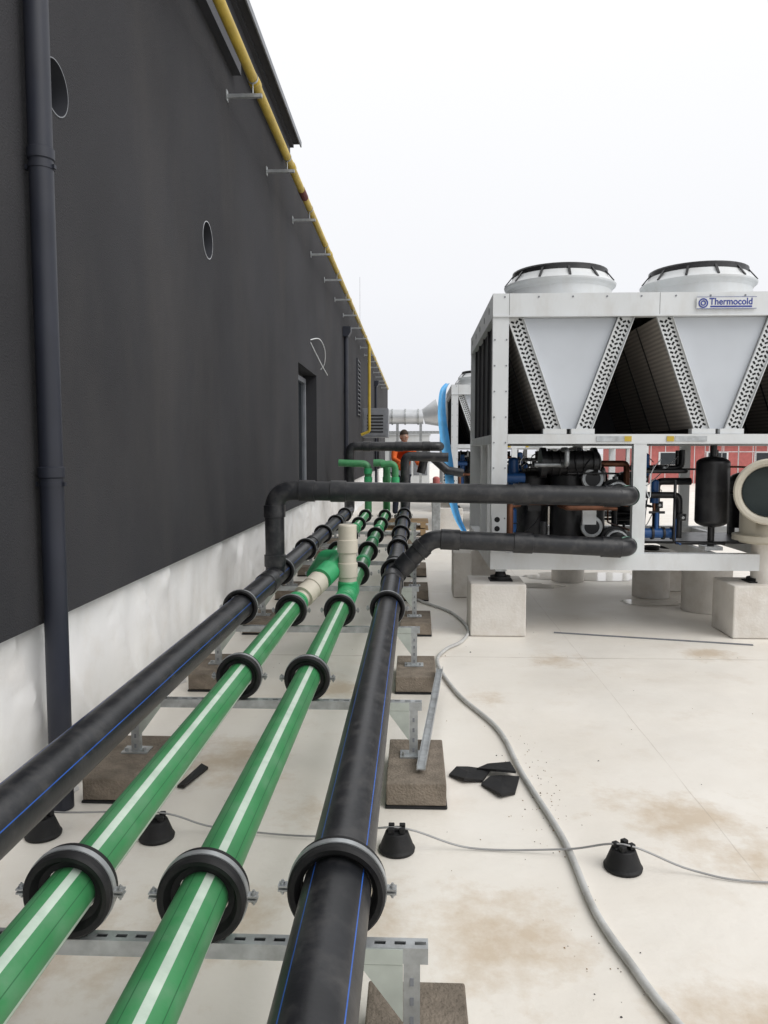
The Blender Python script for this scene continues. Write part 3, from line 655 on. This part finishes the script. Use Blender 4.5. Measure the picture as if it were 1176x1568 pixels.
b.box(0.28,0.42,12.88,13.02,.003,.95,'galv'); b.cyl((.35,12.95,.95),(.35,12.95,1.15),.06,'red'); b.cyl((.25,12.95,1.04),(.45,12.95,1.04),.04,'red'); b.dome((.35,12.95,1.15),(0,0,1),.06,.04,'red'); b.build('red_circulation_pump',bevel=.01)
b=B(); b.box(12,34,40,50,.003,2.0,'red'); b.box(11.8,34.2,39.8,50.2,2.0,2.15,'cw')
for i in range(9): b.box(12.4+i*2.4,13.5+i*2.4,39.97,39.999,.9,1.6,'cw'); b.box(12.5+i*2.4,13.4+i*2.4,39.94,39.969,.95,1.55,'glass')
for i in range(30): b.box(12+i*.73,12.03+i*.73,39.985,39.9985,.01,1.99,'cw')
b.build('red_clad_building')
b=B()
for i in range(40): b.cyl((14+i*.8,38,0.003),(14+i*.8,38,3.1),.02,'galv',6)
for z in (1.6,2.2,3.1): b.cyl((14,38,z),(46,38,z),.02,'galv',6)
b.build('roof_railing')
b=B(); b.cyl((-1.93,27,5.40),(-1.93,27,7.6),.006,'galv',6); b.box(-1.98,-1.88,26.95,27.05,5.401,5.5,'galv'); b.build('lightning_rod')

# ------------------------------------------------------------ worker
wk=empty('construction_worker',(-0.27,15.0,0.30)); wk.rotation_euler=(0,0,R(25))
def skin(name,verts,edges,rad,mt,root=0,sub=2):
    me=bpy.data.meshes.new(name); me.from_pydata(verts,edges,[]); ob=bpy.data.objects.new(name,me); bpy.context.collection.objects.link(ob); ob.parent=wk
    md=ob.modifiers.new('skin','SKIN'); md.use_smooth_shade=True
    if not me.skin_vertices: me.skin_vertices.new()
    sv=me.skin_vertices[0].data
    for i,r_ in enumerate(rad): sv[i].radius=(r_ if isinstance(r_,tuple) else (r_,r_)); sv[i].use_root=(i==root)
    ss=ob.modifiers.new('sub','SUBSURF'); ss.levels=sub; ss.render_levels=sub
    me.materials.append(M[mt]); return ob
skin('jacket',[(0,0,.92),(0,-.03,1.12),(0,-.07,1.32),(0,-.09,1.43),(.17,-.08,1.39),(.24,-.16,1.16),(.20,-.36,1.06),(-.17,-.08,1.39),(-.24,-.17,1.16),(-.19,-.37,1.10),(0,-.11,1.49)],
 [(0,1),(1,2),(2,3),(3,10),(3,4),(4,5),(5,6),(3,7),(7,8),(8,9)],[(.18,.14),(.17,.13),(.18,.13),(.12,.1),.075,.055,.045,.075,.055,.045,.06],'orange')
skin('trousers',[(0,0,.92),(.10,0,.82),(.11,-.04,.48),(.12,.0,.09),(-.10,0,.82),(-.12,-.02,.48),(-.13,.02,.09)],[(0,1),(1,2),(2,3),(0,4),(4,5),(5,6)],[(.165,.12),.095,.07,.055,.095,.07,.055],'navy')
for s in (1,-1):
    skin('boot',[(s*.12,.02,.05),(s*.125,-.06,.045),(s*.13,-.16,.035)],[(0,1),(1,2)],[.055,.05,.04],'bmetal')
    hx,hy,hz=(.20,-.37,1.05) if s>0 else (-.19,-.38,1.09)
    skin('palm',[(hx,hy,hz),(hx-s*.005,hy-.07,hz-.01)],[(0,1)],[(.028,.02),(.036,.018)],'skin')
    for q in range(4):
        fx=hx-s*.005+(q-1.5)*.019; l=[.06,.072,.068,.052][q]
        skin('finger',[(fx,hy-.07,hz-.012),(fx,hy-.07-l*.6,hz-.02),(fx,hy-.07-l*.8,hz-.055)],[(0,1),(1,2)],[.009,.0085,.007],'skin',sub=1)
    skin('thumb',[(hx-s*.03,hy-.03,hz-.01),(hx-s*.055,hy-.07,hz-.02),(hx-s*.055,hy-.10,hz-.035)],[(0,1),(1,2)],[.011,.01,.008],'skin',sub=1)
hb=B()
def ell(b,c,rx,ry,rz,k,n=20,lo=-90,hi=90):
    vs=[];fs=[];mm=12
    for i in range(mm+1):
        t=R(lo+(hi-lo)*i/mm)
        for j in range(n):
            a=2*math.pi*j/n; vs.append((c[0]+rx*math.cos(t)*math.cos(a),c[1]+ry*math.cos(t)*math.sin(a),c[2]+rz*math.sin(t)))
    for i in range(mm):
        for j in range(n): fs.append((i*n+j,i*n+(j+1)%n,(i+1)*n+(j+1)%n,(i+1)*n+j))
    b.add(vs,fs,k,True)
H=V((0,-.13,1.60))
hb.cyl((0,-.11,1.46),(0,-.12,1.56),.055,'skin'); ell(hb,H,.075,.095,.115,'skin'); ell(hb,H+V((0,-.02,-.06)),.055,.07,.06,'skin')
hb.cyl(H+V((0,-.09,.0)),H+V((0,-.118,-.03)),.010,'skin',10,.016); hb.box(-.025,.025,H.y-.088,H.y-.082,H.z-.065,H.z-.057,'rust')
for s in (-1,1): ell(hb,H+V((s*.03,-.083,.01)),.013,.01,.008,'cw'); ell(hb,H+V((s*.03,-.091,.01)),.006,.004,.006,'dark'); ell(hb,H+V((s*.077,.0,-.01)),.012,.022,.032,'skin')
ell(hb,H+V((0,.01,.02)),.084,.102,.112,'hair',20,5,90); ell(hb,H+V((0,.03,.0)),.080,.085,.09,'hair')
hb.build('head',wk)
b=B()
for z in (0.02,0.16):
    for x in (-.7,-.3,.1): b.box(x,x+.1,14.6,15.4,z,z+.09,'wood')
    for i in range(6): b.box(-.75,.25,14.6+i*.14,14.7+i*.14,z+.091,z+.115,'wood')
b.build('wooden_pallet')

# ------------------------------------------------------------ world, sun, camera
w=bpy.data.worlds.new('World'); scene.world=w; w.use_nodes=True
N=w.node_tree.nodes; L=w.node_tree.links; bg=N['Background']
sk=N.new('ShaderNodeTexSky'); sk.sky_type='NISHITA'; sk.sun_disc=False; sk.sun_elevation=R(47); sk.sun_rotation=R(122)
tc=N.new('ShaderNodeTexCoord'); sp=N.new('ShaderNodeSeparateXYZ'); L.new(tc.outputs['Generated'],sp.inputs[0])
rp=N.new('ShaderNodeValToRGB'); e=rp.color_ramp.elements; e[0].position=0.0; e[0].color=(0.76,0.77,0.82,1); e[1].position=0.50; e[1].color=(1,1,1,1)
e2=rp.color_ramp.elements.new(0.20); e2.color=(0.90,0.905,0.93,1)
L.new(sp.outputs[2],rp.inputs['Fac'])
ml=N.new('ShaderNodeMixRGB'); ml.blend_type='MULTIPLY'; ml.inputs[0].default_value=1; L.new(rp.outputs['Color'],ml.inputs[1]); ml.inputs[2].default_value=(10.8,10.8,10.8,1)
mx=N.new('ShaderNodeMixRGB'); mx.inputs[0].default_value=0.94; L.new(sk.outputs[0],mx.inputs[1]); L.new(ml.outputs[0],mx.inputs[2])
L.new(mx.outputs[0],bg.inputs['Color']); bg.inputs['Strength'].default_value=0.1
sl=bpy.data.lights.new('sun','SUN'); sl.energy=1.5; sl.angle=R(40); sl.color=(1,.98,.955)
so_=bpy.data.objects.new('sun',sl); bpy.context.collection.objects.link(so_); so_.rotation_euler=(R(43),0,R(58)); so_.location=(3,-3,10)
cam=bpy.data.cameras.new('camera'); co_=bpy.data.objects.new('camera',cam); bpy.context.collection.objects.link(co_)
co_.location=(0,0,1.6); co_.rotation_euler=(R(90-4.46),0,R(2.33)); cam.sensor_fit='VERTICAL'; cam.sensor_height=36; cam.lens=27.1; cam.clip_end=5000; cam.clip_start=0.05
scene.camera=co_
scene.view_settings.view_transform='Standard'; scene.view_settings.look='None'; scene.view_settings.exposure=0
